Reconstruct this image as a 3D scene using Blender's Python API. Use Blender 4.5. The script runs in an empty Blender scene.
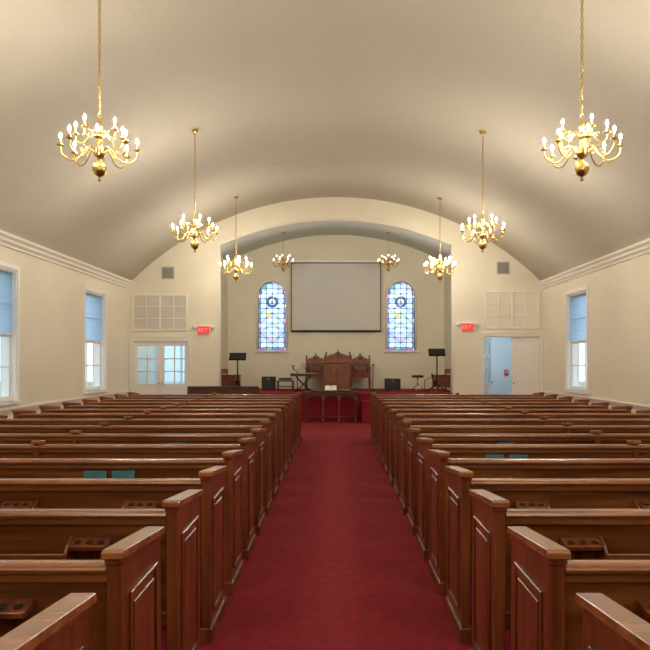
import bpy, bmesh, math, random
from mathutils import Vector, Matrix
random.seed(4)
sc = bpy.context.scene
try:
    sc.view_settings.view_transform = 'Standard'
    sc.view_settings.look = 'None'
except Exception:
    pass

# ------------------------------------------------------------------ materials
M = {}
def mat(name, col, rough=0.5, metal=0.0, col2=None, scale=(5,5,5), bump=0.0, bscale=None, coat=0.0,
        emis=None, estr=0.0, detail=6.0, lo=0.35, hi=0.65):
    m = bpy.data.materials.new(name); m.use_nodes = True
    nt = m.node_tree; b = nt.nodes['Principled BSDF']
    b.inputs['Base Color'].default_value = (*col, 1)
    b.inputs['Roughness'].default_value = rough
    b.inputs['Metallic'].default_value = metal
    if coat: 
        b.inputs['Coat Weight'].default_value = coat
        b.inputs['Coat Roughness'].default_value = 0.2
    if emis:
        b.inputs['Emission Color'].default_value = (*emis, 1)
        b.inputs['Emission Strength'].default_value = estr
    if col2 or bump:
        tc = nt.nodes.new('ShaderNodeTexCoord'); mp = nt.nodes.new('ShaderNodeMapping')
        mp.inputs['Scale'].default_value = scale
        nt.links.new(tc.outputs['Object'], mp.inputs['Vector'])
        n = nt.nodes.new('ShaderNodeTexNoise'); n.inputs['Scale'].default_value = 1.0
        n.inputs['Detail'].default_value = detail; n.inputs['Roughness'].default_value = 0.6
        nt.links.new(mp.outputs['Vector'], n.inputs['Vector'])
        if name.startswith('wood'):
            # every piece gets its own stretch of grain
            oi = nt.nodes.new('ShaderNodeObjectInfo'); mu = nt.nodes.new('ShaderNodeMath'); mu.operation='MULTIPLY'; mu.inputs[1].default_value=37.0
            nt.links.new(oi.outputs['Random'], mu.inputs[0]); nt.links.new(mu.outputs[0], mp.inputs['Location'])
        if col2:
            r = nt.nodes.new('ShaderNodeValToRGB')
            r.color_ramp.elements[0].position = lo; r.color_ramp.elements[0].color = (*col, 1)
            r.color_ramp.elements[1].position = hi; r.color_ramp.elements[1].color = (*col2, 1)
            nt.links.new(n.outputs['Fac'], r.inputs['Fac'])
            nt.links.new(r.outputs['Color'], b.inputs['Base Color'])
        if bump:
            src = n
            if bscale:
                src = nt.nodes.new('ShaderNodeTexNoise'); src.inputs['Scale'].default_value = bscale
                src.inputs['Detail'].default_value = 4
                nt.links.new(tc.outputs['Object'], src.inputs['Vector'])
            bp = nt.nodes.new('ShaderNodeBump'); bp.inputs['Strength'].default_value = bump
            bp.inputs['Distance'].default_value = 0.02
            nt.links.new(src.outputs['Fac'], bp.inputs['Height'])
            nt.links.new(bp.outputs['Normal'], b.inputs['Normal'])
    M[name] = m
    return m

def glass(name, col, gloss=0.07, transl=0.0):
    m = bpy.data.materials.new(name); m.use_nodes = True
    nt = m.node_tree; nt.nodes.clear()
    o = nt.nodes.new('ShaderNodeOutputMaterial')
    t = nt.nodes.new('ShaderNodeBsdfTransparent'); t.inputs[0].default_value = (*col, 1)
    g = nt.nodes.new('ShaderNodeBsdfGlossy'); g.inputs['Roughness'].default_value = 0.05
    mx = nt.nodes.new('ShaderNodeMixShader'); mx.inputs[0].default_value = gloss
    last = t
    if transl:
        tr = nt.nodes.new('ShaderNodeBsdfTranslucent'); tr.inputs[0].default_value = (*col, 1)
        m2 = nt.nodes.new('ShaderNodeMixShader'); m2.inputs[0].default_value = transl
        nt.links.new(t.outputs[0], m2.inputs[1]); nt.links.new(tr.outputs[0], m2.inputs[2]); last = m2
    nt.links.new(last.outputs[0], mx.inputs[1]); nt.links.new(g.outputs[0], mx.inputs[2])
    nt.links.new(mx.outputs[0], o.inputs[0])
    M[name] = m
    return m

mat('wall_paint', (0.80,0.75,0.62), 0.7, col2=(0.84,0.79,0.66), scale=(1.2,1.2,1.2), bump=0.08, bscale=40)
mat('recess_paint', (0.76,0.73,0.60), 0.7, col2=(0.79,0.76,0.63), scale=(1.2,1.2,1.2))
mat('recess_ceiling_daylit', (0.62,0.69,0.69), 0.7, col2=(0.66,0.73,0.72), scale=(1,1,1))  # bluish cast of daylight put into the ceiling colour
mat('blue_paint', (0.66,0.80,0.88), 0.7, col2=(0.69,0.83,0.90), scale=(1,1,1))
mat('trim_paint', (0.86,0.83,0.75), 0.45)
mat('white_paint', (0.88,0.88,0.86), 0.4)
mat('carpet', (0.225,0.0055,0.016), 0.95, col2=(0.33,0.009,0.023), scale=(14,14,14), bump=0.5, bscale=260, detail=8)
mat('wood_h', (0.070,0.018,0.005), 0.30, col2=(0.33,0.115,0.032), scale=(1.1,17,17), coat=0.35, lo=0.28, hi=0.72)
mat('wood_v', (0.085,0.019,0.007), 0.30, col2=(0.29,0.082,0.027), scale=(20,20,1.4), coat=0.35, lo=0.28, hi=0.72)
mat('wood_cap', (0.20,0.062,0.020), 0.26, col2=(0.42,0.165,0.058), scale=(2,9,14), coat=0.5)
mat('wood_dark', (0.045,0.016,0.008), 0.4, col2=(0.10,0.035,0.015), scale=(3,14,14), coat=0.2)
mat('wood_red', (0.13,0.034,0.014), 0.35, col2=(0.26,0.08,0.033), scale=(14,14,2), coat=0.3)
mat('hole_dark', (0.012,0.006,0.004), 0.7)
mat('brass', (0.62,0.42,0.13), 0.28, 1.0)
mat('candle_sleeve', (0.70,0.58,0.34), 0.5)
mat('bulb_glow', (1,0.9,0.7), 0.3, emis=(1.0,0.89,0.71), estr=860)
mat('bulb_dim', (1,0.9,0.7), 0.3, emis=(1.0,0.78,0.5), estr=16)
mat('black_metal', (0.015,0.015,0.017), 0.4, 0.3)
mat('black_plastic', (0.02,0.02,0.022), 0.5)
mat('speaker_cloth', (0.035,0.035,0.038), 0.9, col2=(0.05,0.05,0.052), scale=(90,90,90))
mat('chrome', (0.75,0.75,0.77), 0.2, 1.0)
mat('screen_cloth', (0.62,0.63,0.62), 0.8, col2=(0.66,0.67,0.65), scale=(0.6,0.6,0.6))
mat('teal_cover', (0.035,0.17,0.22), 0.5, col2=(0.05,0.22,0.27), scale=(8,8,8))
mat('paper', (0.85,0.82,0.74), 0.8)
mat('grey_vent', (0.45,0.44,0.41), 0.5)
mat('vent_dark', (0.16,0.16,0.15), 0.6)
mat('exit_red', (0.5,0.02,0.02), 0.6, emis=(1.0,0.03,0.03), estr=0.75)
mat('exit_letter', (0.9,0.3,0.28), 0.5, emis=(1.0,0.30,0.26), estr=0.8)
mat('pane_painted', (0.80,0.76,0.65), 0.15, col2=(0.84,0.80,0.69), scale=(1.5,1.5,1.5))
mat('pane_backed', (0.60,0.58,0.52), 0.06, col2=(0.68,0.66,0.59), scale=(1.5,1.5,1.5), coat=0.5)
mat('cushion_red', (0.25,0.02,0.025), 0.8, col2=(0.30,0.03,0.03), scale=(20,20,20))
mat('key_white', (0.85,0.85,0.83), 0.3)
mat('grass', (0.26,0.33,0.19), 0.9, col2=(0.34,0.42,0.25), scale=(0.8,0.8,0.8))
mat('foliage', (0.18,0.28,0.18), 0.9, col2=(0.29,0.40,0.25), scale=(3,3,3), bump=0.8)
mat('red_alarm', (0.6,0.03,0.02), 0.4)
mat('lead', (0.03,0.03,0.035), 0.5, 0.3)
glass('clear_glass', (0.93,0.96,0.98))
glass('frosted_glass', (0.86,0.95,1.0), 0.04, 0.22)
glass('shade_cloth', (0.46,0.56,0.70), 0.0, 0.7)
for k,c in dict(sg_white=(0.68,0.80,0.88), sg_ice=(0.48,0.66,0.80), sg_blue=(0.10,0.19,0.50), sg_purple=(0.25,0.15,0.40),
                sg_green=(0.12,0.38,0.32), sg_red=(0.40,0.10,0.16), sg_gold=(0.75,0.58,0.22), sg_pink=(0.55,0.45,0.58)).items():
    glass(k, c, 0.02, 0.15)

# ------------------------------------------------------------------ mesh builder
class B:
    def __init__(s): s.v=[]; s.f=[]; s.m=[]; s.sm=[]; s.mats=[]
    def mi(s, n):
        if n not in s.mats: s.mats.append(n)
        return s.mats.index(n)
    def add(s, vs, fs, m, smooth=False, T=None):
        o=len(s.v)
        s.v += [tuple(T @ Vector(p)) if T else tuple(p) for p in vs]
        k=s.mi(m)
        for f in fs: s.f.append([o+i for i in f]); s.m.append(k); s.sm.append(smooth)
    def box(s, x0,x1,y0,y1,z0,z1,m,T=None):
        vs=[(x0,y0,z0),(x1,y0,z0),(x1,y1,z0),(x0,y1,z0),(x0,y0,z1),(x1,y0,z1),(x1,y1,z1),(x0,y1,z1)]
        s.add(vs,[(0,3,2,1),(4,5,6,7),(0,1,5,4),(1,2,6,5),(2,3,7,6),(3,0,4,7)],m,False,T)
    def prism(s, poly, axis, a, b, m, T=None, smooth=False):
        def P(p,t):
            return (t,p[0],p[1]) if axis=='x' else ((p[0],t,p[1]) if axis=='y' else (p[0],p[1],t))
        n=len(poly)
        vs=[P(p,a) for p in poly]+[P(p,b) for p in poly]
        fs=[tuple(range(n))[::-1], tuple(range(n,2*n))]+[(i,(i+1)%n,(i+1)%n+n,i+n) for i in range(n)]
        s.add(vs,fs,m,smooth,T)
    def lathe(s, prof, m, seg=20, T=None, smooth=True):
        vs=[];fs=[]
        for r,z in prof:
            for i in range(seg):
                a=2*math.pi*i/seg; vs.append((r*math.cos(a),r*math.sin(a),z))
        for j in range(len(prof)-1):
            for i in range(seg):
                k=(i+1)%seg; fs.append((j*seg+i,j*seg+k,(j+1)*seg+k,(j+1)*seg+i))
        fs.append(tuple(range(seg))[::-1]); q=(len(prof)-1)*seg; fs.append(tuple(range(q,q+seg)))
        s.add(vs,fs,m,smooth,T)
    def tube(s, pts, r, m, seg=8, closed=False, T=None):
        pts=[Vector(p) for p in pts]; n=len(pts); vs=[];fs=[]
        nrm=None
        for i,p in enumerate(pts):
            if closed: t=(pts[(i+1)%n]-pts[i-1])
            else: t=pts[min(i+1,n-1)]-pts[max(i-1,0)]
            t.normalize()
            if nrm is None:
                nrm=t.orthogonal().normalized()
            nrm=(nrm-t*nrm.dot(t)).normalized(); bn=t.cross(nrm)
            rr=r[i] if isinstance(r,(list,tuple)) else r
            for k in range(seg):
                a=2*math.pi*k/seg; vs.append(tuple(p+nrm*math.cos(a)*rr+bn*math.sin(a)*rr))
        for i in range(n if closed else n-1):
            j=(i+1)%n
            for k in range(seg):
                l=(k+1)%seg; fs.append((i*seg+k,i*seg+l,j*seg+l,j*seg+k))
        if not closed:
            fs.append(tuple(range(seg))[::-1]); fs.append(tuple(range((n-1)*seg,n*seg)))
        s.add(vs,fs,m,True,T)
    def mesh(s, name, bevel=0.0):
        me=bpy.data.meshes.new(name); me.from_pydata(s.v,[],s.f)
        for n in s.mats: me.materials.append(M[n])
        for i,p in enumerate(me.polygons): p.material_index=s.m[i]; p.use_smooth=s.sm[i]
        bm=bmesh.new(); bm.from_mesh(me)
        bmesh.ops.recalc_face_normals(bm, faces=bm.faces)
        if bevel:
            es=[e for e in bm.edges if len(e.link_faces)==2 and e.calc_face_angle(0)>0.5 and not e.link_faces[0].smooth]
            bmesh.ops.bevel(bm, geom=es, offset=bevel, segments=1, affect='EDGES', profile=0.5, clamp_overlap=True)
        bm.to_mesh(me); bm.free(); me.update()
        return me
    def obj(s, name, loc=(0,0,0), parent=None, bevel=0.0, rot=0.0):
        return place(s.mesh(name,bevel), name, loc, parent, rot)
def place(me, name, loc=(0,0,0), parent=None, rot=0.0, scale=1.0):
    o=bpy.data.objects.new(name, me); sc.collection.objects.link(o)
    o.location=loc; o.rotation_euler=(0,0,rot); o.scale=(scale,)*3
    if parent: o.parent=parent
    return o
def empty(name, loc):
    o=bpy.data.objects.new(name,None); o.empty_display_size=0.1; sc.collection.objects.link(o); o.location=loc; return o
def catmull(P, n=6):
    P=[Vector(p) for p in P]; P=[P[0]*2-P[1]]+P+[P[-1]*2-P[-2]]; out=[]
    for i in range(1,len(P)-2):
        for k in range(n):
            t=k/n; a,b,c,d=P[i-1],P[i],P[i+1],P[i+2]
            out.append(0.5*((2*b)+(-a+c)*t+(2*a-5*b+4*c-d)*t*t+(-a+3*b-3*c+d)*t**3))
    out.append(P[-2]); return out

# ------------------------------------------------------------------ dimensions
HW=5.7; SP=3.75; AP=6.13; YB=-3.5; YF=19.25; FT=0.22
RISE=AP-SP; R=(HW*HW+RISE*RISE)/(2*RISE)
def zc(x): return AP-R+math.sqrt(max(R*R-x*x,0))
AW=3.19; AZ0=4.81; AZ1=5.50; AR=(AW**2+(AZ1-AZ0)**2)/(2*(AZ1-AZ0))
def za(x): return AZ1-AR+math.sqrt(AR*AR-x*x)
RW=3.4; YR=22.0; RZ1=5.58; RZ0=4.72; RR=(RW**2+(RZ1-RZ0)**2)/(2*(RZ1-RZ0))
def zr(x): return RZ1-RR+math.sqrt(RR*RR-x*x)
STG=0.75

b=B(); b.box(-HW-0.3,HW+0.3,YB-0.3,YR+0.3,-0.15,0,'carpet'); b.obj('floor')
def vault(name, f, hw, y0, y1, m, th=0.12, n=48):
    b=B(); vs=[];fs=[]
    for i in range(n+1):
        x=-hw+2*hw*i/n
        z=f(x)
        vs += [(x,y0,z),(x,y1,z),(x*1.01,y0,z+th),(x*1.01,y1,z+th)]
    for i in range(n):
        a=i*4;c=a+4
        fs += [(a,a+1,c+1,c),(a+2,c+2,c+3,a+3),(a,c,c+2,a+2),(a+1,a+3,c+3,c+1)]
    b.add(vs,fs,m,True); return b.obj(name)
cm=bpy.data.materials.new('ceiling_paint'); cm.use_nodes=True; nt=cm.node_tree; pb=nt.nodes['Principled BSDF']
pb.inputs['Roughness'].default_value=0.75
tc=nt.nodes.new('ShaderNodeTexCoord'); br=nt.nodes.new('ShaderNodeTexBrick')
br.inputs['Color1'].default_value=(0.645,0.61,0.53,1); br.inputs['Color2'].default_value=(0.655,0.62,0.54,1); br.inputs['Mortar'].default_value=(0.60,0.565,0.49,1)
br.inputs['Scale'].default_value=1.0; br.inputs['Mortar Size'].default_value=0.005; br.inputs['Brick Width'].default_value=2.4; br.inputs['Row Height'].default_value=1.2
mp=nt.nodes.new('ShaderNodeMapping'); mp.inputs['Rotation'].default_value=(0,0,math.radians(90))
no=nt.nodes.new('ShaderNodeTexNoise'); no.inputs['Scale'].default_value=0.9; no.inputs['Detail'].default_value=5
mx=nt.nodes.new('ShaderNodeMix'); mx.data_type='RGBA'; mx.blend_type='MULTIPLY'; mx.inputs['Factor'].default_value=0.25
rp=nt.nodes.new('ShaderNodeValToRGB'); rp.color_ramp.elements[0].color=(0.82,0.82,0.82,1)
nt.links.new(tc.outputs['Object'],mp.inputs['Vector']); nt.links.new(mp.outputs['Vector'],br.inputs['Vector']); nt.links.new(tc.outputs['Object'],no.inputs['Vector'])
nt.links.new(no.outputs['Fac'],rp.inputs['Fac']); nt.links.new(br.outputs['Color'],mx.inputs['A']); nt.links.new(rp.outputs['Color'],mx.inputs['B'])
nt.links.new(mx.outputs['Result'],pb.inputs['Base Color'])
bp=nt.nodes.new('ShaderNodeBump'); bp.inputs['Strength'].default_value=0.25; bp.inputs['Distance'].default_value=0.012
n2=nt.nodes.new('ShaderNodeTexNoise'); n2.inputs['Scale'].default_value=9; nt.links.new(tc.outputs['Object'],n2.inputs['Vector'])
nt.links.new(n2.outputs['Fac'],bp.inputs['Height']); nt.links.new(bp.outputs['Normal'],pb.inputs['Normal'])
M['ceiling_paint']=cm
vault('ceiling', zc, HW+0.06, YB-0.2, YF+0.1, 'ceiling_paint')
vault('recess_ceiling', zr, RW+0.02, YF+0.05, YR+0.1, 'recess_ceiling_daylit')

WIN=[(1.5,2.9),(6.3,7.7),(11.1,12.5),(15.87,17.27)]
SILL,HEAD=0.92,3.25
for side,sg in (('left',-1),('right',1)):
    b=B(); x0,x1=sorted((sg*HW,sg*(HW+0.28)))
    b.box(x0,x1,YB-0.2,YR+0.2,0,SILL,'wall_paint'); b.box(x0,x1,YB-0.2,YR+0.2,HEAD,SP+0.15,'wall_paint')
    ys=[YB-0.2]+[q for w in WIN for q in w]+[YR+0.2]
    for i in range(0,len(ys),2): b.box(x0,x1,ys[i],ys[i+1],SILL,HEAD,'wall_paint')
    b.obj('wall_'+side)
    c=[(0,3.60),(0.035,3.60),(0.045,3.64),(0.09,3.68),(0.10,3.72),(0.15,3.76),(0.16,3.80),(0.02,3.82),(0,3.82)]
    b=B(); b.prism([(sg*(HW-q[0]),q[1]) for q in c],'y',YB,YF-0.001,'trim_paint'); b.obj('trim_1' if sg<0 else 'trim_2')
    b=B(); c=[(0,0.73),(0.02,0.73),(0.03,0.76),(0.045,0.79),(0.045,0.81),(0,0.82)]
    b.prism([(sg*(HW-q[0]),q[1]) for q in c],'y',YB,YF-0.001,'trim_paint'); b.obj('trim_3' if sg<0 else 'trim_4')
    b=B(); c=[(0,0.0),(0.025,0.0),(0.025,0.16),(0.012,0.19),(0,0.19)]
    b.prism([(sg*(HW-q[0]),q[1]) for q in c],'y',YB,YF-0.001,'trim_paint'); b.obj('baseboard_'+side)

wn=0
def side_window(sg,y0,y1):
    global wn; wn+=1
    b=B(); X=lambda d: sg*(HW+d)
    def bx(d0,d1,a,c,z0,z1,m):
        p,q=sorted((X(d0),X(d1))); b.box(p,q,a,c,z0,z1,m)
    bx(-0.025,0.0,y0-0.08,y0,SILL-0.02,HEAD+0.08,'white_paint'); bx(-0.025,0.0,y1,y1+0.08,SILL-0.02,HEAD+0.08,'white_paint')
    bx(-0.03,0.0,y0,y1,HEAD,HEAD+0.08,'white_paint'); bx(-0.06,0.06,y0-0.11,y1+0.11,SILL-0.045,SILL,'white_paint')
    bx(0,0.28,y0,y0+0.03,SILL,HEAD,'white_paint'); bx(0,0.28,y1-0.03,y1,SILL,HEAD,'white_paint')
    bx(0,0.28,y0+0.03,y1-0.03,HEAD-0.03,HEAD,'white_paint'); bx(0.06,0.28,y0+0.03,y1-0.03,SILL,SILL+0.03,'white_paint')
    mid=(SILL+HEAD)/2
    for (z0,z1,d) in ((SILL+0.03,mid+0.02,0.10),(mid-0.02,HEAD-0.03,0.15)):
        a,c=y0+0.03,y1-0.03
        bx(d,d+0.04,a,a+0.055,z0,z1,'white_paint'); bx(d,d+0.04,c-0.055,c,z0,z1,'white_paint')
        bx(d,d+0.04,a+0.055,c-0.055,z0,z0+0.06,'white_paint'); bx(d,d+0.04,a+0.055,c-0.055,z1-0.05,z1,'white_paint')
        for k in (1,2):
            yy=a+(c-a)*k/3; bx(d+0.008,d+0.032,yy-0.012,yy+0.012,z0+0.06,z1-0.05,'white_paint')
        zz=z0+(z1-z0)/2; bx(d+0.008,d+0.032,a+0.055,c-0.055,zz-0.012,zz+0.012,'white_paint')
        bx(d+0.018,d+0.022,a+0.055,c-0.055,z0+0.06,z1-0.05,'clear_glass')
    n=22; zt=HEAD-0.05; zb=mid+0.03
    vs=[];fs=[]
    for i in range(n+1):
        z=zt+(zb-zt)*i/n; d=0.055+(0.006 if i%2 else 0)
        vs+= [(X(d),y0+0.04,z),(X(d),y1-0.04,z)]
    for i in range(n): fs.append((2*i,2*i+1,2*i+3,2*i+2))
    b.add(vs,fs,'shade_cloth'); bx(0.04,0.085,y0+0.035,y1-0.035,zt,zt+0.03,'white_paint'); bx(0.05,0.08,y0+0.04,y1-0.04,zb-0.025,zb,'white_paint')
    b.obj('window_%d'%wn)
for sg in (-1,1):
    for w in WIN: side_window(sg,*w)

def colwall(name, segs, y0, y1, m):
    b=B()
    for x0,x1,zb,zt,n in segs:
        fb=zb if callable(zb) else (lambda x,q=zb:q); ft=zt if callable(zt) else (lambda x,q=zt:q)
        vs=[];fs=[]
        for i in range(n+1):
            x=x0+(x1-x0)*i/n
            vs+=[(x,y0,fb(x)),(x,y0,ft(x)),(x,y1,fb(x)),(x,y1,ft(x))]
        for i in range(n):
            a=4*i;c=a+4
            fs+=[(a,c,c+1,a+1),(a+2,a+3,c+3,c+2),(a,a+2,c+2,c),(a+1,c+1,c+3,a+3)]
        fs+=[(0,1,3,2),(4*n,4*n+2,4*n+3,4*n+1)]
        b.add(vs,fs,m)
    return b.obj(name)
zt=lambda x: zc(x)+0.04
colwall('wall_rear',[(-HW-0.05,HW+0.05,0,lambda x:zt(max(-HW,min(HW,x))),40)],YB-0.2,YB,'wall_paint')
LD0,LD1,LDZ=-5.60,-4.06,2.18
RD0,RD1,RDZ=4.06,5.62,2.30
colwall('wall_front',[(-HW,LD0,0,zt,3),(LD0,LD1,LDZ,zt,8),(LD1,-AW,0,zt,6),(-AW,AW,za,zt,48),(AW,RD0,0,zt,6),(RD0,RD1,RDZ,zt,8),(RD1,HW,0,zt,3)],YF,YF+FT,'wall_paint')
b=B(); pts=[(-AW,YF-0.012,STG)]+[(-AW,YF-0.012,z) for z in (2,3.4,AZ0)]+[(AW*(-1+2*i/40),YF-0.012,za(AW*(-1+2*i/40))) for i in range(1,40)]+[(AW,YF-0.012,z) for z in (AZ0,3.4,2,STG)]
b.tube(pts,0.02,'trim_paint',6); b.obj('trim_5')
for nm,sg in (('wall_recess_left',-1),('wall_recess_right',1)):
    b=B(); x0,x1=sorted((sg*RW,sg*(RW+0.1))); b.box(x0,x1,YF+FT,YR,0,RZ0+0.1,'recess_paint'); b.obj(nm)

GW=0.46; GZ0=1.96; GZS=3.68
GX=[(-64*22/700.0),(65*22/700.0)]
def ga(x,c): 
    return GZS+math.sqrt(max(GW*GW-(x-c)**2,0))
segs=[]; cur=-RW-0.1
for c in GX:
    segs.append((cur,c-GW,0,lambda x:zr(max(-RW,min(RW,x)))+0.05,12))
    segs.append((c-GW,c+GW,0,GZ0,1)); segs.append((c-GW,c+GW,(lambda x,c=c:ga(x,c)),lambda x:zr(x)+0.05,28)); cur=c+GW
segs.append((cur,RW+0.1,0,lambda x:zr(max(-RW,min(RW,x)))+0.05,12))
colwall('wall_back',segs,YR,YR+0.25,'recess_paint')

def stained(c,idx):
    b=B(); 
    T=Matrix.Translation((c,YR,0))
    N=28
    arch=[(-GW,GZ0)]+[(-GW*math.cos(math.pi*i/N),GZS+GW*math.sin(math.pi*i/N)) for i in range(N+1)]+[(GW,GZ0)]
    b.tube([(x,-0.015,z) for x,z in arch],0.035,'trim_paint',8,T=T)
    b.box(-GW-0.08,GW+0.08,-0.07,0.03,GZ0-0.06,GZ0,'trim_paint',T=T)
    b.tube([(x*0.96,0.08,GZS+(z-GZS)*0.96 if z>GZS else z) for x,z in arch],0.022,'lead',6,T=T)
    W=GW*0.985
    def az(x): return GZS+math.sqrt(max(W*W-x*x,0))
    bd=0.085
    xs=[-W,-W+bd]+[-W+bd+(2*W-2*bd)*k/4 for k in range(1,4)]+[W-bd,W]
    zs=[GZ0,GZ0+bd]+[GZ0+bd+(GZS+W-bd-GZ0-bd)*k/13 for k in range(1,13)]+[GZS+W-bd,GZS+W]
    y=0.09
    for j in range(len(zs)-1):
        for i in range(len(xs)-1):
            sub=4
            for k in range(sub):
                xa=xs[i]+(xs[i+1]-xs[i])*k/sub; xb=xs[i]+(xs[i+1]-xs[i])*(k+1)/sub
                z0,z1=zs[j],zs[j+1]
                ca,cb=az(xa),az(xb)
                p=[(xa,min(z0,ca)),(xb,min(z0,cb)),(xb,min(z1,cb)),(xa,min(z1,ca))]
                if p[3][1]-p[0][1]<1e-4 and p[2][1]-p[1][1]<1e-4: continue
                zcn=(z0+z1)/2
                edge = i in (0,len(xs)-2) or j==0 or (zcn>GZS and math.hypot((xa+xb)/2,zcn-GZS)>W-bd*1.25)
                if edge: m=['sg_blue','sg_purple','sg_green','sg_blue','sg_purple','sg_pink'][(j+i)%6]
                else:
                    m='sg_white'
                    if (i in (1,4)) == (j%2==0): m='sg_ice'
                    if j==2 and i in (2,3): m='sg_pink'
                    if j==3 and i in (1,4): m='sg_pink'
                    if j==7 and i in (2,3): m='sg_gold' if i==2 else 'sg_ice'
                b.add([(q[0],y,q[1]) for q in p],[(0,1,2,3)],m,T=T)
    for x in xs[1:-1]: b.box(x-0.008,x+0.008,y-0.012,y+0.004,GZ0,az(x),'lead',T=T)
    for z in zs[1:-1]:
        hw = W if z<=GZS else math.sqrt(max(W*W-(z-GZS)**2,0))
        b.box(-hw,hw,y-0.011,y+0.003,z-0.008,z+0.008,'lead',T=T)
    for j in range(1,13,2):
        for i in (1,3):
            x0,x1,z0,z1=xs[i],xs[i+2],zs[j],zs[min(j+2,len(zs)-1)]
            xm,zm=(x0+x1)/2,(z0+z1)/2
            if z1>GZS+W*0.75: continue
            b.tube([(xm,y-0.008,z0),(x1,y-0.008,zm),(xm,y-0.008,z1),(x0,y-0.008,zm)],0.007,'lead',4,closed=True,T=T)
    zc0=GZS-0.20
    rot=T@Matrix.Translation((0,y-0.02,zc0))@Matrix.Rotation(math.pi/2,4,'X')
    def ring(r0,r1,m,off,n=24):
        vs=[(r*math.cos(2*math.pi*k/n),r*math.sin(2*math.pi*k/n),off) for r in (r0,r1) for k in range(n)]
        b.add(vs,[(k,(k+1)%n,n+(k+1)%n,n+k) for k in range(n)],m,T=rot)
    def disc(r,m,off,n=24):
        b.add([(r*math.cos(2*math.pi*k/n),r*math.sin(2*math.pi*k/n),off) for k in range(n)],[tuple(range(n))],m,T=rot)
    ring(0.11,0.17,'sg_blue',0.0)
    b.tube([(0.17*math.cos(2*math.pi*k/24),0.17*math.sin(2*math.pi*k/24),0.006) for k in range(24)],0.009,'lead',5,closed=True,T=rot)
    b.tube([(0.11*math.cos(2*math.pi*k/24),0.11*math.sin(2*math.pi*k/24),0.006) for k in range(24)],0.007,'lead',5,closed=True,T=rot)
    for k in range(8):
        a=k*math.pi/4; b.tube([(0.11*math.cos(a),0.11*math.sin(a),0.006),(0.17*math.cos(a),0.17*math.sin(a),0.006)],0.005,'lead',4,T=rot)
    disc(0.045,'sg_gold',0.006)
    b.obj('window_%d'%idx)
stained(GX[0],9); stained(GX[1],10)

# ---------------- vestibules behind the doors
mat('added_lamp_glow',(1,1,1),0.5,emis=(0.90,0.97,1.0),estr=75)  # cool glow of the added vestibule lamps
for nm,sg in (('left',-1),('right',1)):
    pm='blue_paint'
    xa,xb=sorted((sg*(RW+0.1),sg*HW))
    b=B()
    if sg<0:
        wx0,wx1=-5.65,-4.1
        b.box(xa,wx0,YR,YR+0.2,0,2.9,pm); b.box(wx1,xb,YR,YR+0.2,0,2.9,pm)
        b.box(wx0,wx1,YR,YR+0.2,0,0.3,pm); b.box(wx0,wx1,YR,YR+0.2,2.5,2.9,pm)
    else:
        b.box(xa,xb,YR,YR+0.2,0,2.9,pm)
        b.box(xb-0.02,xb,YF+FT,YR,0,2.9,pm); b.box(xa,xa+0.02,YF+FT,YR,0,2.9,pm)
        b.box(xa,xb,YR-0.025,YR,0,0.18,'trim_paint')
    b.obj('wall_vestibule_'+nm)
    b=B(); b.box(xa,xb,YF+FT,YR+0.2,2.9,3.0,'white_paint'); b.obj('ceiling_vestibule_'+nm)
    added_lamp=empty('added_ceiling_lamp',(sg*4.6,20.6,2.9))  # unseen lamp, added to brighten the vestibule and its door glass
    b=B(); b.lathe([(0.16,0.0),(0.16,-0.03),(0.12,-0.03),(0.12,-0.035)],'white_paint',24); b.obj('base',parent=added_lamp)
    b=B(); b.lathe([(0.14,-0.03),(0.13,-0.07),(0.09,-0.10),(0.02,-0.115)],'added_lamp_glow',24); b.obj('shade',parent=added_lamp)
b=B()
b.box(-5.65,-4.1,YR+0.05,YR+0.09,0.3,0.38,'white_paint'); b.box(-5.65,-4.1,YR+0.05,YR+0.09,2.42,2.5,'white_paint')
for x in (-5.65,-4.9,-4.16): b.box(x,x+0.06,YR+0.05,YR+0.09,0.38,2.42,'white_paint')
b.box(-5.65,-4.1,YR+0.065,YR+0.07,0.38,2.42,'frosted_glass'); b.obj('window_11')
b=B(); b.box(-0.06,0.06,-0.05,0,-0.09,0.09,'red_alarm'); b.box(-0.04,0.04,-0.06,-0.05,0.0,0.05,'white_paint'); b.lathe([(0.02,-0.06),(0.02,-0.03)],'white_paint',12); b.obj('fire_alarm_box',(5.35,YR-0.002,1.25),bevel=0.004)

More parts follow.
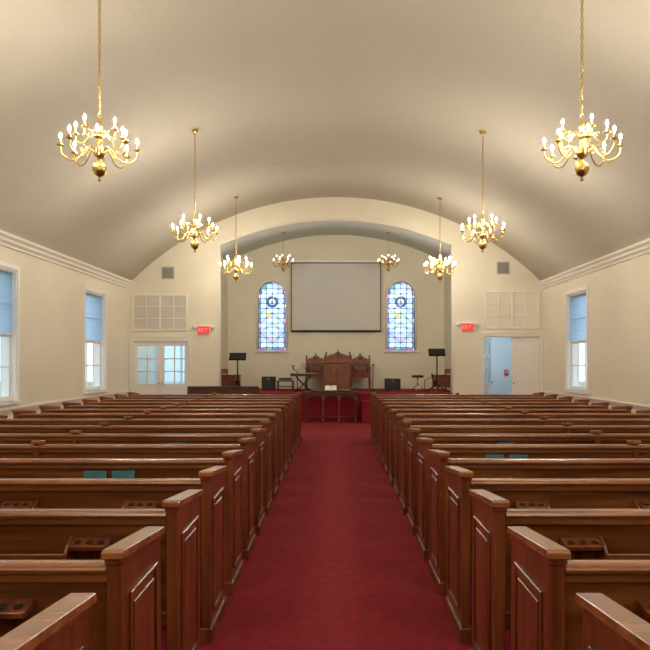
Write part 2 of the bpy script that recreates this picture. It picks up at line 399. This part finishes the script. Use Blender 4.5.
# ---------------- doors
def door_leaf(name,loc,w,h,rot,glazed=True,parent=None,flip=1):
    b=B(); t=0.045; s=0.095
    X=lambda a,c:tuple(sorted((flip*a,flip*c)))
    def bx(a,c,y0,y1,z0,z1,m): p,q=X(a,c); b.box(p,q,y0,y1,z0,z1,m)
    bx(0,s,0,t,0,h,'white_paint'); bx(w-s,w,0,t,0,h,'white_paint')
    zr_=0.98
    for z0,z1 in ((0,0.22),(zr_-0.12,zr_),(h-0.12,h)): bx(s,w-s,0,t,z0,z1,'white_paint')
    bx(s,w-s,0.014,t-0.014,0.22,zr_-0.12,'white_paint'); bx(s+0.05,w-s-0.05,0.004,t-0.004,0.27,zr_-0.17,'white_paint')
    if glazed:
        bx(s,w-s,0.020,0.025,zr_,h-0.12,'frosted_glass')
        x=s+(w-2*s)/2; bx(x-0.016,x+0.016,0.004,t-0.004,zr_,h-0.12,'white_paint')
        for k in (1,2):
            z=zr_+(h-0.12-zr_)*k/3; bx(s,w-s,0.005,t-0.005,z-0.016,z+0.016,'white_paint')
    else:
        bx(s,w-s,0.014,t-0.014,zr_,h-0.12,'white_paint'); bx(s+0.05,w-s-0.05,0.004,t-0.004,zr_+0.05,h-0.17,'white_paint')
    T=Matrix.Translation((flip*(w-0.055),-0.03,1.0))
    b.lathe([(0.005,-0.03),(0.024,-0.02),(0.028,0),(0.024,0.02),(0.005,0.03)],'brass',12,T=T)
    b.box(flip*(w-0.055)-0.008,flip*(w-0.055)+0.008,-0.02,0,0.992,1.008,'brass')
    return b.obj(name,loc,parent,bevel=0.003,rot=rot)
def door_frame(x0,x1,h,parent):
    b=B()
    y=YF
    b.box(x0-0.09,x0,y-0.025,y,0,h+0.09,'trim_paint'); b.box(x1,x1+0.075,y-0.025,y,0,h+0.09,'trim_paint'); b.box(x0,x1,y-0.025,y,h,h+0.09,'trim_paint')
    b.box(x0-0.10,x1+0.077,y-0.045,y,h+0.09,h+0.12,'trim_paint')
    b.box(x0,x0+0.02,y,y+FT,0,h,'trim_paint'); b.box(x1-0.02,x1,y,y+FT,0,h,'trim_paint'); b.box(x0+0.02,x1-0.02,y,y+FT,h-0.02,h,'trim_paint')
    b.obj('frame',parent=parent)
d1=empty('door_1',(0,0,0)); door_frame(LD0,LD1,LDZ,d1)
wl=(LD1-LD0-0.04)/2-0.004
door_leaf('leaf_left',(LD0+0.022,YF+0.05,0.01),wl,LDZ-0.035,0,parent=d1)
door_leaf('leaf_right',(LD1-0.022,YF+0.05,0.01),wl,LDZ-0.035,0,parent=d1,flip=-1)
d2=empty('door_2',(0,0,0)); door_frame(RD0,RD1,RDZ,d2)
wl=(RD1-RD0-0.04)/2-0.004
door_leaf('leaf_open',(RD0+0.03,YF+FT+0.01,0.01),wl,RDZ-0.035,math.radians(60),parent=d2)
door_leaf('leaf_closed',(RD1-0.022,YF+0.05,0.01),wl,RDZ-0.035,0,glazed=False,parent=d2,flip=-1)

def transom(name,x0,x1,z0,z1,pane):
    b=B(); y=YF
    b.box(x0,x1,y-0.008,y,z0,z1,pane)
    f=0.05
    b.box(x0,x0+f,y-0.03,y-0.008,z0,z1,'trim_paint'); b.box(x1-f,x1,y-0.03,y-0.008,z0,z1,'trim_paint')
    b.box(x0+f,x1-f,y-0.03,y-0.008,z0,z0+f,'trim_paint'); b.box(x0+f,x1-f,y-0.03,y-0.008,z1-f,z1,'trim_paint')
    for k in range(1,4):
        x=x0+(x1-x0)*k/4; wd=0.028 if k==2 else 0.014
        b.box(x-wd,x+wd,y-0.026,y-0.008,z0+f,z1-f,'trim_paint')
    for k in range(1,3):
        z=z0+(z1-z0)*k/3; b.box(x0+f,x1-f,y-0.024,y-0.008,z-0.013,z+0.013,'trim_paint')
    b.obj(name,bevel=0.003)
transom('window_12',-5.60,-4.08,2.45,3.46,'pane_backed')
transom('window_13',4.10,5.60,2.50,3.55,'pane_painted')

def vent(x,z):
    b=B(); b.box(-0.17,0.17,-0.012,0,-0.17,0.17,'grey_vent'); b.box(-0.14,0.14,-0.014,-0.012,-0.14,0.14,'vent_dark')
    for k in range(9):
        zz=-0.125+k*0.031; b.prism([(-0.03,zz-0.008),(-0.026,zz-0.010),(-0.014,zz+0.008),(-0.018,zz+0.010)],'x',-0.14,0.14,'grey_vent')
    b.obj('air_vent',(x,YF,z))
vent((168-336)*YF/700,1.65+(360-273)*YF/700); vent((503-336)*YF/700,1.65+(360-268)*YF/700)

def exit_sign(x,z):
    e=empty('exit_sign',(x,YF,z))
    b=B(); b.box(-0.17,0.17,-0.06,0,-0.11,0.11,'white_paint'); b.obj('housing',parent=e,bevel=0.006)
    b=B(); b.box(-0.16,0.16,-0.064,-0.06,-0.10,0.10,'exit_red'); b.obj('face',parent=e)
    b=B()
    def L(x0,segs):
        for s in segs: b.box(x0+s[0],x0+s[1],-0.067,-0.064,s[2],s[3],'exit_letter')
    h=0.05
    L(-0.125,[(0,0.012,-h,h),(0.012,0.045,h-0.012,h),(0.012,0.04,-0.006,0.006),(0.012,0.045,-h,-h+0.012)])
    for s in (1,-1):
        b.prism([(-0.065,-h*s),(-0.053,-h*s),(-0.018,h*s),(-0.03,h*s)],'y',-0.067,-0.064,'exit_letter')
    L(0.01,[(0,0.012,-h,h)]); L(0.045,[(0,0.06,h-0.012,h),(0.024,0.036,-h,h-0.012)])
    b.obj('letters',parent=e)
    b=B()
    for s in (-1,1):
        T=Matrix.Translation((s*0.25,-0.06,0.08))@Matrix.Rotation(math.radians(100),4,'X')
        b.lathe([(0.03,-0.05),(0.05,-0.02),(0.055,0.04),(0.05,0.045)],'white_paint',16,T=T)
        b.tube([(s*0.16,-0.03,0.05),(s*0.20,-0.035,0.09),(s*0.25,-0.05,0.09)],0.012,'white_paint',6)
    b.obj('lamp_heads',parent=e)
exit_sign((204-336)*YF/700,1.65+(360-330)*YF/700); exit_sign((467-336)*YF/700,1.65+(360-327)*YF/700)

# ---------------- stage platform
b=B()
b.box(-AW+0.01,AW-0.01,YF-0.15,YF+FT+0.01,0,STG,'carpet'); b.box(-RW+0.01,RW-0.01,YF+FT+0.01,YR-0.01,0,STG,'carpet')
b.box(-AW+0.01,AW-0.01,YF-0.17,YF-0.15,0,STG-0.05,'carpet'); b.box(-AW+0.01,AW-0.01,YF-0.19,YF-0.15,STG-0.05,STG,'carpet')
b.obj('stage_platform')
b=B()
for k in range(3): b.box(0.68,2.0,YF-0.195-0.28*(3-k),YF-0.195,0.1875*k,0.1875*(k+1),'carpet')
b.obj('stage_steps',bevel=0.008)

b=B(); sy=YR-0.10
sx0,sx1=(291-336)*sy/700,(381-336)*sy/700; sz0,sz1=1.65+(360-331)*sy/700,1.65+(360-262.5)*sy/700
b.box(sx0,sx1,sy,sy+0.006,sz0,sz1,'black_plastic'); b.box(sx0+0.03,sx1-0.03,sy-0.003,sy,sz0+0.03,sz1-0.03,'screen_cloth')
b.box(sx0-0.08,sx1+0.08,sy-0.05,YR-0.005,sz1,sz1+0.07,'white_paint'); b.tube([(sx0,sy,sz0-0.01),(sx1,sy,sz0-0.01)],0.018,'black_metal',8)
b.obj('projection_screen')

# ---------------- pews
LX=3.467/2
def pew_mesh():
    b=B()
    th=0.05
    for s in (-1,1):
        xo=s*LX; xi=s*(LX-th); a,c=sorted((xo,xi))
        prof=[(0.02,0),(0.55,0),(0.55,0.30),(0.545,0.60),(0.53,0.925),(0.0,0.972),(0.0,0.55)]
        b.prism(prof,'x',a,c,'wood_v')
        a2,c2=sorted((s*(LX+0.014),s*(LX-th-0.014)))
        b.prism([(-0.018,0.972),(0.555,0.921),(0.56,0.935),(0.55,0.952),(0.0,1.003),(-0.02,0.995)],'x',a2,c2,'wood_cap')
        a2,c2=sorted((s*(LX+0.006),s*(LX-th-0.006)))
        b.prism([(-0.008,0.950),(0.543,0.905),(0.545,0.923),(-0.01,0.973)],'x',a2,c2,'wood_v')
        x0=s*LX; x1=s*(LX+0.010); p,q=sorted((x0,x1))
        ya,yb,za_,zb_=0.09,0.46,0.16,0.83; w=0.018
        b.box(p,q,ya,ya+w,za_,zb_,'wood_v'); b.box(p,q,yb-w,yb,za_,zb_,'wood_v')
        b.box(p,q,ya+w,yb-w,za_,za_+w,'wood_v'); b.box(p,q,ya+w,yb-w,zb_-w,zb_,'wood_v')
        p,q=sorted((s*LX,s*(LX+0.007))); b.box(p,q,ya+0.05,yb-0.05,za_+0.05,zb_-0.05,'wood_v')
        p,q=sorted((s*(LX+0.012),s*(LX-th-0.012))); b.box(p,q,0.0,0.57,0,0.085,'wood_v')
    xi=LX-th
    b.prism([(0.028,0.915),(0.050,0.915),(0.150,0.36),(0.125,0.36)],'x',-xi,xi,'wood_h')
    b.prism([(0.0,0.918),(0.07,0.918),(0.078,0.930),(0.072,0.945),(0.055,0.952),(0.015,0.952),(-0.002,0.945),(-0.008,0.930)],'x',-xi,xi,'wood_cap')
    b.prism([(0.012,0.885),(0.06,0.885),(0.055,0.918),(0.012,0.918)],'x',-xi,xi,'wood_h')
    b.prism([(0.10,0.38),(0.16,0.38),(0.155,0.45),(0.09,0.45)],'x',-xi,xi,'wood_h')
    b.prism([(0.13,0.425),(0.13,0.40),(0.50,0.425),(0.525,0.43),(0.525,0.45),(0.50,0.46),(0.30,0.435)],'x',-xi,xi,'wood_h')
    b.box(-xi,xi,0.47,0.49,0.33,0.425,'wood_h')
    b.prism([(0.02,0),(0.50,0),(0.50,0.43),(0.14,0.62),(0.105,0.955),(0.0,0.965),(0.0,0.5)],'x',-0.022,0.022,'wood_v')
    b.prism([(-0.014,0.962),(0.115,0.952),(0.118,0.970),(0.105,0.978),(0.0,0.988),(-0.014,0.980)],'x',-0.036,0.036,'wood_cap')
    for s in (-1,1):
        h1,h2=LX-0.40,LX-1.12
        p,q=sorted((s*(h1-0.10),s*(h2+0.10)))
        b.box(p,q,-0.045,0.08,0.645,0.657,'wood_h')
        b.box(p,q,-0.045,-0.033,0.657,0.68,'wood_h'); b.box(p,q,-0.045,-0.033,0.735,0.765,'wood_h')
        for e in (p,q):
            b.prism([(0.078,0.635),(0.04,0.83),(-0.02,0.80),(-0.045,0.77),(-0.045,0.645)],'x',e-0.008,e+0.008,'wood_h')
        for h in (h1,h2):
            T=Matrix.Translation((s*h,-0.010,0.80))@Matrix.Rotation(math.radians(14),4,'X')
            pl=[(-0.09,-0.022),(-0.08,-0.036),(0.08,-0.036),(0.09,-0.022),(0.09,0.05),(-0.09,0.05)]
            b.prism(pl,'z',-0.012,0.012,'wood_v',T=T)
            for k in (-1,0,1):
                Tk=T@Matrix.Translation((k*0.054,-0.002,0.012))
                b.lathe([(0.016,0),(0.016,0.003),(0.012,0.003),(0.012,0.0008)],'hole_dark',12,T=Tk)
            b.prism([(0.05,0.72),(0.03,0.80),(-0.02,0.785)],'x',s*h-0.012,s*h+0.012,'wood_dark')
    return b.mesh('church_pew_mesh',bevel=0.003)
pm=pew_mesh()
rows=[1.55+0.84*i for i in range(-2,16)]
for y in rows:
    for s in (-1,1):
        place(pm,'church_pew',(s*(0.733+LX),y,0))
bk=B(); bk.box(-0.075,0.075,0.0,0.004,0,0.215,'teal_cover'); bk.box(-0.075,0.075,0.026,0.030,0,0.215,'teal_cover'); bk.box(-0.078,-0.074,0,0.03,0,0.215,'teal_cover'); bk.box(-0.073,0.071,0.004,0.026,0.004,0.209,'paper')
bkm=bk.mesh('hymn_book_mesh')
def book(row,X):
    o=place(bkm,'hymn_book',(X,rows[row+2]-0.028,0.659)); o.rotation_euler=(math.radians(-6),0,0)
for r,X in ((4,-1.69),(4,-1.49),(5,1.30),(5,1.50),(6,-1.50),(6,1.6),(7,-1.42),(8,-3.2),(3,3.35),(9,1.7),(6,3.4),(10,-1.5),(8,-1.6),(7,-3.25)):
    book(r,X)

# ---------------- chandeliers
def chandelier_meshes(glow):
    out={}
    b=B()
    b.lathe([(0.004,-0.345),(0.014,-0.34),(0.020,-0.325),(0.012,-0.305),(0.010,-0.295),(0.03,-0.288),(0.058,-0.265),(0.072,-0.23),(0.074,-0.205),(0.066,-0.175),(0.048,-0.148),(0.028,-0.135),
             (0.020,-0.12),(0.026,-0.10),(0.045,-0.085),(0.062,-0.06),(0.066,-0.03),(0.050,-0.015),(0.024,0.0),(0.018,0.03),(0.030,0.05),(0.034,0.07),(0.022,0.09),(0.030,0.105),(0.050,0.12),(0.052,0.145),(0.034,0.16),
             (0.018,0.18),(0.028,0.21),(0.033,0.24),(0.022,0.275),(0.012,0.30),(0.018,0.315),(0.012,0.33),(0.006,0.34)],'brass',20)
    b.tube([(0.02*math.cos(a),0,0.358+0.02*math.sin(a)) for a in [2*math.pi*k/14 for k in range(14)]],0.004,'brass',6,closed=True)
    out['column']=b.mesh('chandelier_column')
    arms=B(); cups=B(); cand=B(); bulbs=B()
    tiers=[(8,0.0,[(0.055,-0.04),(0.09,-0.005),(0.13,0.0),(0.17,-0.06),(0.23,-0.125),(0.30,-0.13),(0.36,-0.09),(0.385,-0.04),(0.385,0.0)],0.385,0.0),
           (5,math.pi/8,[(0.045,0.13),(0.07,0.165),(0.10,0.165),(0.13,0.11),(0.17,0.065),(0.215,0.065),(0.245,0.10),(0.25,0.145)],0.25,0.145)]
    for n,ph,pr,rad,zt_ in tiers:
        for k in range(n):
            a=ph+2*math.pi*k/n+0.2; Rm=Matrix.Rotation(a,4,'Z')
            arms.tube(catmull([(r,0,z) for r,z in pr],5),0.0085,'brass',7,T=Rm)
            arms.tube([(pr[3][0]+0.02+0.028*math.cos(t)*(1-t/9),0,pr[3][1]+0.035+0.028*math.sin(t)*(1-t/9)) for t in [q*0.6 for q in range(10)]],0.0045,'brass',5,T=Rm)
            T=Rm@Matrix.Translation((rad,0,zt_))
            cups.lathe([(0.006,-0.01),(0.014,0.0),(0.036,0.008),(0.040,0.014),(0.020,0.014),(0.013,0.022),(0.019,0.034),(0.019,0.042),(0.010,0.042)],'brass',14,T=T)
            cand.lathe([(0.010,0.036),(0.010,0.088),(0.006,0.090)],'candle_sleeve',10,T=T)
            bulbs.lathe([(0.005,0.090),(0.011,0.097),(0.0135,0.107),(0.011,0.120),(0.006,0.131),(0.002,0.139)],glow,8,T=T)
    out['arms']=arms.mesh('chandelier_arms'); out['drip_cups']=cups.mesh('chandelier_cups'); out['candles']=cand.mesh('chandelier_candles'); out['bulbs']=bulbs.mesh('chandelier_bulbs')
    return out
CHM=chandelier_meshes('bulb_glow'); CHD=chandelier_meshes('bulb_dim')
def chandelier(x,y,z,ztop,ms,sc_=1.0,rot=0.0):
    e=empty('chandelier',(x,y,z))
    for k,me in ms.items(): place(me,k,(0,0,0),e,rot,sc_)
    b=B(); z0=0.372*sc_; L=ztop-z-0.05-z0; n=max(int(L/0.046),1); st=L/n
    for i in range(n):
        c=z0+st*(i+0.5); hl=st*0.5+0.004; pts=[]
        for k in range(12):
            t=2*math.pi*k/12; u=0.014*math.cos(t); w=hl*math.sin(t)
            pts.append((u,0,c+w) if i%2 else (0,u,c+w))
        b.tube(pts,0.0045,'brass',5,closed=True)
    b.tube([(0.006,0.0,z0),(0.009,0.003,z0+L*0.5),(0.004,0,z0+L)],0.0025,'candle_sleeve',5)
    b.obj('chain',parent=e)
    b=B(); t=ztop-z
    b.lathe([(0.006,t-0.07),(0.012,t-0.06),(0.03,t-0.05),(0.055,t-0.03),(0.065,t-0.005),(0.065,t+0.03)],'brass',20); b.obj('canopy',parent=e)
for y in (-1.6,2.4,7.4,12.4,17.5):  # pairs above and behind the camera are unseen, added to light the room
    for x in (-2.5,2.6):
        chandelier(x,y,3.88 if y<10 else (3.90 if y<15 else 3.94),zc(x),CHM,rot=random.random())
for x in (-1.55,1.54): chandelier(x,20.6,4.50,zr(x),CHD,0.80,rot=0.3)

# ---------------- pulpit chairs + pulpit
def pulpit_chair(x,y,h,w):
    b=B(); hw=w/2; m='wood_red'
    for s in (-1,1):
        b.box(s*hw-0.03,s*hw+0.03,0.20,0.26,0,h-0.14,m)
        b.lathe([(0.03,h-0.14),(0.035,h-0.12),(0.018,h-0.10),(0.028,h-0.07),(0.02,h-0.04),(0.003,h-0.01)],m,10,T=Matrix.Translation((s*hw,0.23,0)))
        b.lathe([(0.03,0),(0.035,0.05),(0.022,0.08),(0.034,0.22),(0.024,0.36),(0.034,0.40)],m,12,T=Matrix.Translation((s*hw,-0.24,0)))
        b.box(s*hw-0.02,s*hw+0.02,-0.26,-0.21,0.40,0.64,m); b.prism([(-0.29,0.64),(0.20,0.67),(0.20,0.70),(-0.26,0.685),(-0.30,0.665)],'x',s*hw-0.035,s*hw+0.035,m)
        b.box(s*hw-0.012,s*hw+0.012,-0.21,0.20,0.30,0.42,m)
    b.box(-hw+0.02,hw-0.02,-0.27,0.22,0.36,0.42,m); b.box(-hw+0.04,hw-0.04,-0.26,0.19,0.42,0.48,'cushion_red')
    b.box(-hw+0.03,hw-0.03,0.22,0.25,0.44,h-0.20,'wood_dark')
    b.box(-hw+0.03,hw-0.03,0.205,0.26,0.44,0.52,m); b.box(-hw+0.03,hw-0.03,0.205,0.26,h-0.28,h-0.20,m)
    for k in (-1,0,1):
        b.box(k*hw*0.55-0.018,k*hw*0.55+0.018,0.205,0.26,0.52,h-0.28,m)
    for k in (-1,1):
        c=k*hw*0.28
        b.prism([(c-hw*0.2,0.60),(c+hw*0.2,0.60),(c+hw*0.2,h-0.42),(c,h-0.32),(c-hw*0.2,h-0.42)],'y',0.21,0.225,m)
    b.prism([(-hw,h-0.20),(hw,h-0.20),(hw*0.8,h-0.13),(hw*0.35,h-0.08),(0,h+0.0),(-hw*0.35,h-0.08),(-hw*0.8,h-0.13)],'y',0.20,0.265,m)
    b.lathe([(0.012,h-0.02),(0.026,h+0.01),(0.016,h+0.035),(0.002,h+0.05)],m,10,T=Matrix.Translation((0,0.23,0)))
    b.lathe([(0.001,-0.012),(0.045,-0.01),(0.05,0.0)],m,14,T=Matrix.Translation((0,0.19,h-0.11))@Matrix.Rotation(-math.pi/2,4,'X'))
    b.obj('pulpit_chair',(x,y,STG+0.001),bevel=0.004)
pulpit_chair(0.06,21.2,1.17,0.72); pulpit_chair(-0.62,21.25,1.07,0.56); pulpit_chair(0.74,21.25,1.07,0.56)
b=B(); m='wood_red'
b.box(-0.42,0.42,-0.24,0.24,0,0.09,m); b.box(-0.38,0.38,-0.21,0.21,0.09,0.80,m)
b.box(-0.42,0.42,-0.25,0.25,0.80,0.83,m); b.box(-0.45,0.45,-0.28,0.28,0.83,0.86,'wood_cap')
b.prism([(-0.27,0.86),(0.27,0.86),(0.27,0.88),(-0.27,0.94)],'x',-0.40,0.40,m)
for x0,x1 in ((-0.34,-0.27),(0.27,0.34)): b.box(x0,x1,-0.24,-0.21,0.12,0.78,m)
x0,x1=-0.23,0.23; w=0.03
b.box(x0,x1,-0.235,-0.21,0.16,0.16+w,'wood_cap'); b.box(x0,x1,-0.235,-0.21,0.74-w,0.74,'wood_cap'); b.box(x0,x0+w,-0.235,-0.21,0.19,0.71,'wood_cap'); b.box(x1-w,x1,-0.235,-0.21,0.19,0.71,'wood_cap')
b.prism([(-0.15,0.24),(0.15,0.24),(0.15,0.53),(0.08,0.62),(0,0.67),(-0.08,0.62),(-0.15,0.53)],'y',-0.228,-0.21,m)
b.obj('pulpit',(0.02,20.2,STG+0.001),bevel=0.004)

# communion table in front of stage : open turned legs, arcaded apron
b=B(); w=0.72; d=0.24; m='wood_dark'
b.box(-w,w,-d,d,0.78,0.81,m); b.box(-w+0.04,w-0.04,-d+0.04,d-0.04,0.72,0.78,m)
for sx in (-1,-0.33,0.33,1):
    for sy_ in (-1,1):
        b.lathe([(0.032,0),(0.036,0.05),(0.016,0.08),(0.030,0.20),(0.020,0.40),(0.016,0.52),(0.032,0.56),(0.032,0.73)],'wood_red' if abs(sx)<1 else m,12,T=Matrix.Translation((sx*(w-0.08),sy_*(d-0.07),0)))
N=12; wa=(w-0.08)*2/3
for k in range(3):
    c=(k-1)*wa; h2=wa/2; pts=[(c-h2,0.73),(c-h2,0.60)]+[(c-(h2-0.02)*math.cos(math.pi*i/N),0.60+0.10*math.sin(math.pi*i/N)) for i in range(N+1)]+[(c+h2,0.60),(c+h2,0.73)]
    b.prism(pts,'y',-d+0.05,-d+0.07,m)
b.box(-w+0.1,w-0.1,-0.02,0.02,0.12,0.15,m)
for sx in (-1,1): b.box(sx*(w-0.08)-0.015,sx*(w-0.08)+0.015,-d+0.08,d-0.08,0.12,0.15,m)
b.obj('communion_table',(-0.13,18.6,0),bevel=0.003)
b=B(); b.lathe([(0.10,0),(0.15,0.015),(0.17,0.05),(0.165,0.055),(0.14,0.02),(0.02,0.012)],'brass',24); pl=b.mesh('offering_plate_mesh')
place(pl,'offering_plate',(-0.50,18.6,0.811)); place(pl,'offering_plate',(0.22,18.6,0.811))
# open bible on a small stand on the table
b=B(); T=Matrix.Rotation(math.radians(35),4,'X')
b.box(-0.17,0.17,0.0,0.02,0.0,0.01,'wood_dark'); b.box(-0.17,0.17,-0.11,0.11,-0.005,0.008,'black_plastic',T=Matrix.Translation((0,0,0.075))@T)
for s in (-1,1):
    pts=[(0,0.01),(s*0.04,0.035),(s*0.10,0.035),(s*0.155,0.022),(s*0.155,0.010)]
    vs=[(x,-0.10,z) for x,z in pts]+[(x,0.10,z) for x,z in pts]; n=5
    b.add(vs,[tuple(range(n)),tuple(range(n,2*n))]+[(i,(i+1)%n,(i+1)%n+n,i+n) for i in range(n)],'paper',T=Matrix.Translation((0,0,0.075))@T)
b.box(-0.12,0.12,0.04,0.06,0.0,0.10,'wood_dark')
b.obj('open_bible',(-0.14,18.6,0.812))

b=B(); b.box(-0.85,0.85,-0.03,0.03,0.08,0.95,'wood_dark'); b.box(-0.88,0.88,-0.06,0.06,0.95,0.99,'wood_dark'); b.box(-0.87,0.87,-0.05,0.05,0,0.08,'wood_dark')
for k in range(4):
    x=-0.62+k*0.413; b.box(x-0.16,x+0.16,-0.042,-0.03,0.2,0.82,'wood_red')
for s in (-1,1): b.box(s*0.85-0.03,s*0.85+0.03,-0.05,0.40,0,0.97,'wood_dark')
b.obj('choir_rail',(-2.85,17.6,0),bevel=0.005)

def music_stand(x,y,h,rot=0.0):
    b=B(); 
    for k in range(3):
        a=k*2*math.pi/3+0.5; b.tube([(0,0,0.22),(0.30*math.cos(a),0.30*math.sin(a),0.015)],0.016,'black_metal',6)
    b.tube([(0,0,0.1),(0,0,h-0.12)],0.020,'black_metal',8)
    T=Matrix.Translation((0,0,h-0.12))@Matrix.Rotation(math.radians(-35),4,'X')
    b.box(-0.24,0.24,-0.006,0.006,-0.05,0.20,'black_metal',T=T); b.box(-0.24,0.24,-0.07,0.006,-0.06,-0.05,'black_metal',T=T)
    b.lathe([(0.03,-0.03),(0.03,0.03)],'black_metal',10,T=Matrix.Translation((0,0.02,h-0.12)))
    b.obj('music_stand',(x,y,STG),rot=rot)
music_stand(-2.80,19.9,1.06); music_stand(2.87,19.9,1.18)
def mic_stand(x,y,h,boom=0.0):
    b=B(); b.lathe([(0.14,0),(0.14,0.015),(0.03,0.03),(0.012,0.04)],'black_metal',20); b.tube([(0,0,0.03),(0,0,h)],0.012,'black_metal',8)
    b.tube([(0,0,h),(boom,-0.05,h+0.12)],0.010,'black_metal',6); b.lathe([(0.012,-0.08),(0.015,0.0),(0.030,0.02),(0.028,0.05),(0.006,0.065)],'black_metal',12,T=Matrix.Translation((boom,-0.05,h+0.14)))
    b.obj('microphone_stand',(x,y,STG+0.001))
mic_stand(1.07,20.3,0.58,0.0); mic_stand(2.55,20.2,0.30,0.22); mic_stand(-1.12,20.3,0.55,-0.12)
def speaker(x,y,w,h,d=0.35):
    b=B(); b.box(-w/2,w/2,0,d,0.0,h,'black_plastic'); b.box(-w/2+0.02,w/2-0.02,-0.012,0,0.02,h-0.02,'speaker_cloth')
    T=Matrix.Translation((0,-0.012,h*0.4))@Matrix.Rotation(math.pi/2,4,'X')
    b.lathe([(w*0.34,0.0),(w*0.34,0.008),(w*0.30,0.008),(w*0.12,0.002),(0.01,0.006)],'black_plastic',20,T=T)
    b.lathe([(w*0.12,0.0),(w*0.12,0.006),(0.01,0.008)],'vent_dark',14,T=Matrix.Translation((0,-0.012,h*0.8))@Matrix.Rotation(math.pi/2,4,'X'))
    b.obj('loudspeaker',(x,y,STG+0.002),bevel=0.006)
speaker(-2.02,20.9,0.40,0.40); speaker(1.70,20.9,0.46,0.34)
# round stool near right music stand
b=B(); b.lathe([(0.16,0.38),(0.175,0.39),(0.175,0.43),(0.16,0.45)],'black_plastic',20); b.tube([(0,0,0.12),(0,0,0.38)],0.02,'chrome',8)
for k in range(3):
    a=k*2*math.pi/3+0.3; b.tube([(0,0,0.22),(0.2*math.cos(a),0.2*math.sin(a),0.012)],0.012,'chrome',6)
b.obj('drum_stool',(2.42,20.75,STG+0.001))
# instrument cable lying on the platform
b=B(); b.tube(catmull([(1.72,20.85,0),(1.55,20.45,0),(1.25,20.35,0),(1.15,20.05,0),(1.6,19.8,0),(2.2,19.95,0),(2.5,20.05,0)],6),0.008,'black_plastic',6); b.obj('audio_cable',(0,0,STG+0.009))
b=B()
for sx in (-1,1):
    for sy_ in (-1,1): b.box(sx*0.22-0.018,sx*0.22+0.018,sy_*0.16-0.018,sy_*0.16+0.018,0,0.26,'wood_dark')
b.box(-0.26,0.26,-0.2,0.2,0.26,0.29,'wood_dark'); b.box(-0.24,0.24,-0.18,0.18,0.10,0.12,'wood_dark')
b.obj('side_table',(-1.50,20.8,STG+0.001),bevel=0.003)
b=B(); b.box(-0.2,0.2,-0.15,0.15,0,0.09,'grey_vent'); b.box(-0.19,0.19,-0.156,-0.15,0.01,0.08,'black_plastic')
for k in range(5): b.lathe([(0.012,0),(0.010,0.015)],'chrome',10,T=Matrix.Translation((-0.14+0.07*k,-0.156,0.045))@Matrix.Rotation(math.pi/2,4,'X'))
b.obj('amplifier',(-1.50,20.8,STG+0.292),bevel=0.004)
b=B(); 
for yy in (-0.1,0.1):
    b.tube([(-0.2,yy,0.01),(0.2,yy,0.42)],0.016,'black_metal',6); b.tube([(0.2,yy,0.01),(-0.2,yy,0.42)],0.016,'black_metal',6)
for xx in (-0.2,0.2): b.tube([(xx,-0.17,0.43),(xx,0.17,0.43)],0.014,'black_metal',6); b.tube([(xx,-0.17,0.014),(xx,0.17,0.014)],0.014,'black_metal',6)
b.box(-0.36,0.36,-0.15,0.15,0.445,0.52,'black_plastic'); b.box(-0.34,0.34,-0.14,0.02,0.52,0.526,'key_white')
for k in range(19):
    if k%7 in (2,6): continue
    b.box(-0.32+k*0.035,-0.305+k*0.035,-0.06,0.02,0.526,0.534,'black_plastic')
b.obj('electronic_keyboard',(-0.92,19.75,STG+0.001))
def chair(x,y,rot):
    b=B(); m='wood_red'
    for sx in (-1,1):
        b.box(sx*0.20-0.02,sx*0.20+0.02,0.18,0.22,0,0.62,m); b.box(sx*0.20-0.02,sx*0.20+0.02,-0.22,-0.18,0,0.43,m)
        b.box(sx*0.20-0.01,sx*0.20+0.01,-0.18,0.18,0.10,0.43,m)
    b.box(-0.23,0.23,-0.23,0.22,0.43,0.465,m)
    b.prism([(-0.19,0.19),(0,0.205),(0.19,0.19),(0.19,0.21),(0,0.225),(-0.19,0.21)],'z',0.50,0.64,m)
    b.box(-0.19,0.19,-0.215,-0.19,0.28,0.43,m); b.box(-0.19,0.19,0.19,0.21,0.30,0.43,m)
    b.obj('wooden_chair',(x,y,STG+0.001),bevel=0.003,rot=rot)
chair(3.12,20.6,-1.3); chair(-3.10,20.6,1.3)

# ---------------- exterior
b=B(); b.box(-60,60,-40,70,-0.6,-0.5,'grass'); b.obj('ground')
def tree(x,y,h):
    b=B(); b.tube([(0,0,0),(0.1,0,h*0.3),(0,0.1,h*0.5)],[0.22,0.16,0.1],'wood_dark',8)
    for k in range(9):
        cx,cy,cz=random.uniform(-1,1),random.uniform(-1,1),h*random.uniform(0.4,0.85); r=random.uniform(0.8,1.3)
        b.lathe([(0.05*r,-r),(0.6*r,-0.8*r),(0.95*r,-0.3*r),(r,0.1*r),(0.75*r,0.65*r),(0.3*r,0.95*r),(0.02*r,r)],'foliage',12,T=Matrix.Translation((cx,cy,cz)))
    b.obj('tree',(x,y,-0.5))
for x,y,h in ((-24,60,5),(-32,62,6),(30,68,6)): tree(x,y,h)

# ---------------- world + camera
w=bpy.data.worlds.new('overcast_sky'); sc.world=w; w.use_nodes=True
bg=w.node_tree.nodes['Background']; bg.inputs[0].default_value=(0.80,0.89,1.0,1); bg.inputs[1].default_value=2.0
cam=bpy.data.cameras.new('camera'); co=bpy.data.objects.new('camera',cam); sc.collection.objects.link(co)
co.location=(0,0,1.65); co.rotation_euler=(math.pi/2,0,0)
cam.sensor_width=36; cam.lens=36*700/650; cam.shift_x=-11/650; cam.shift_y=35/650; cam.clip_start=0.05; cam.clip_end=300
sc.camera=co
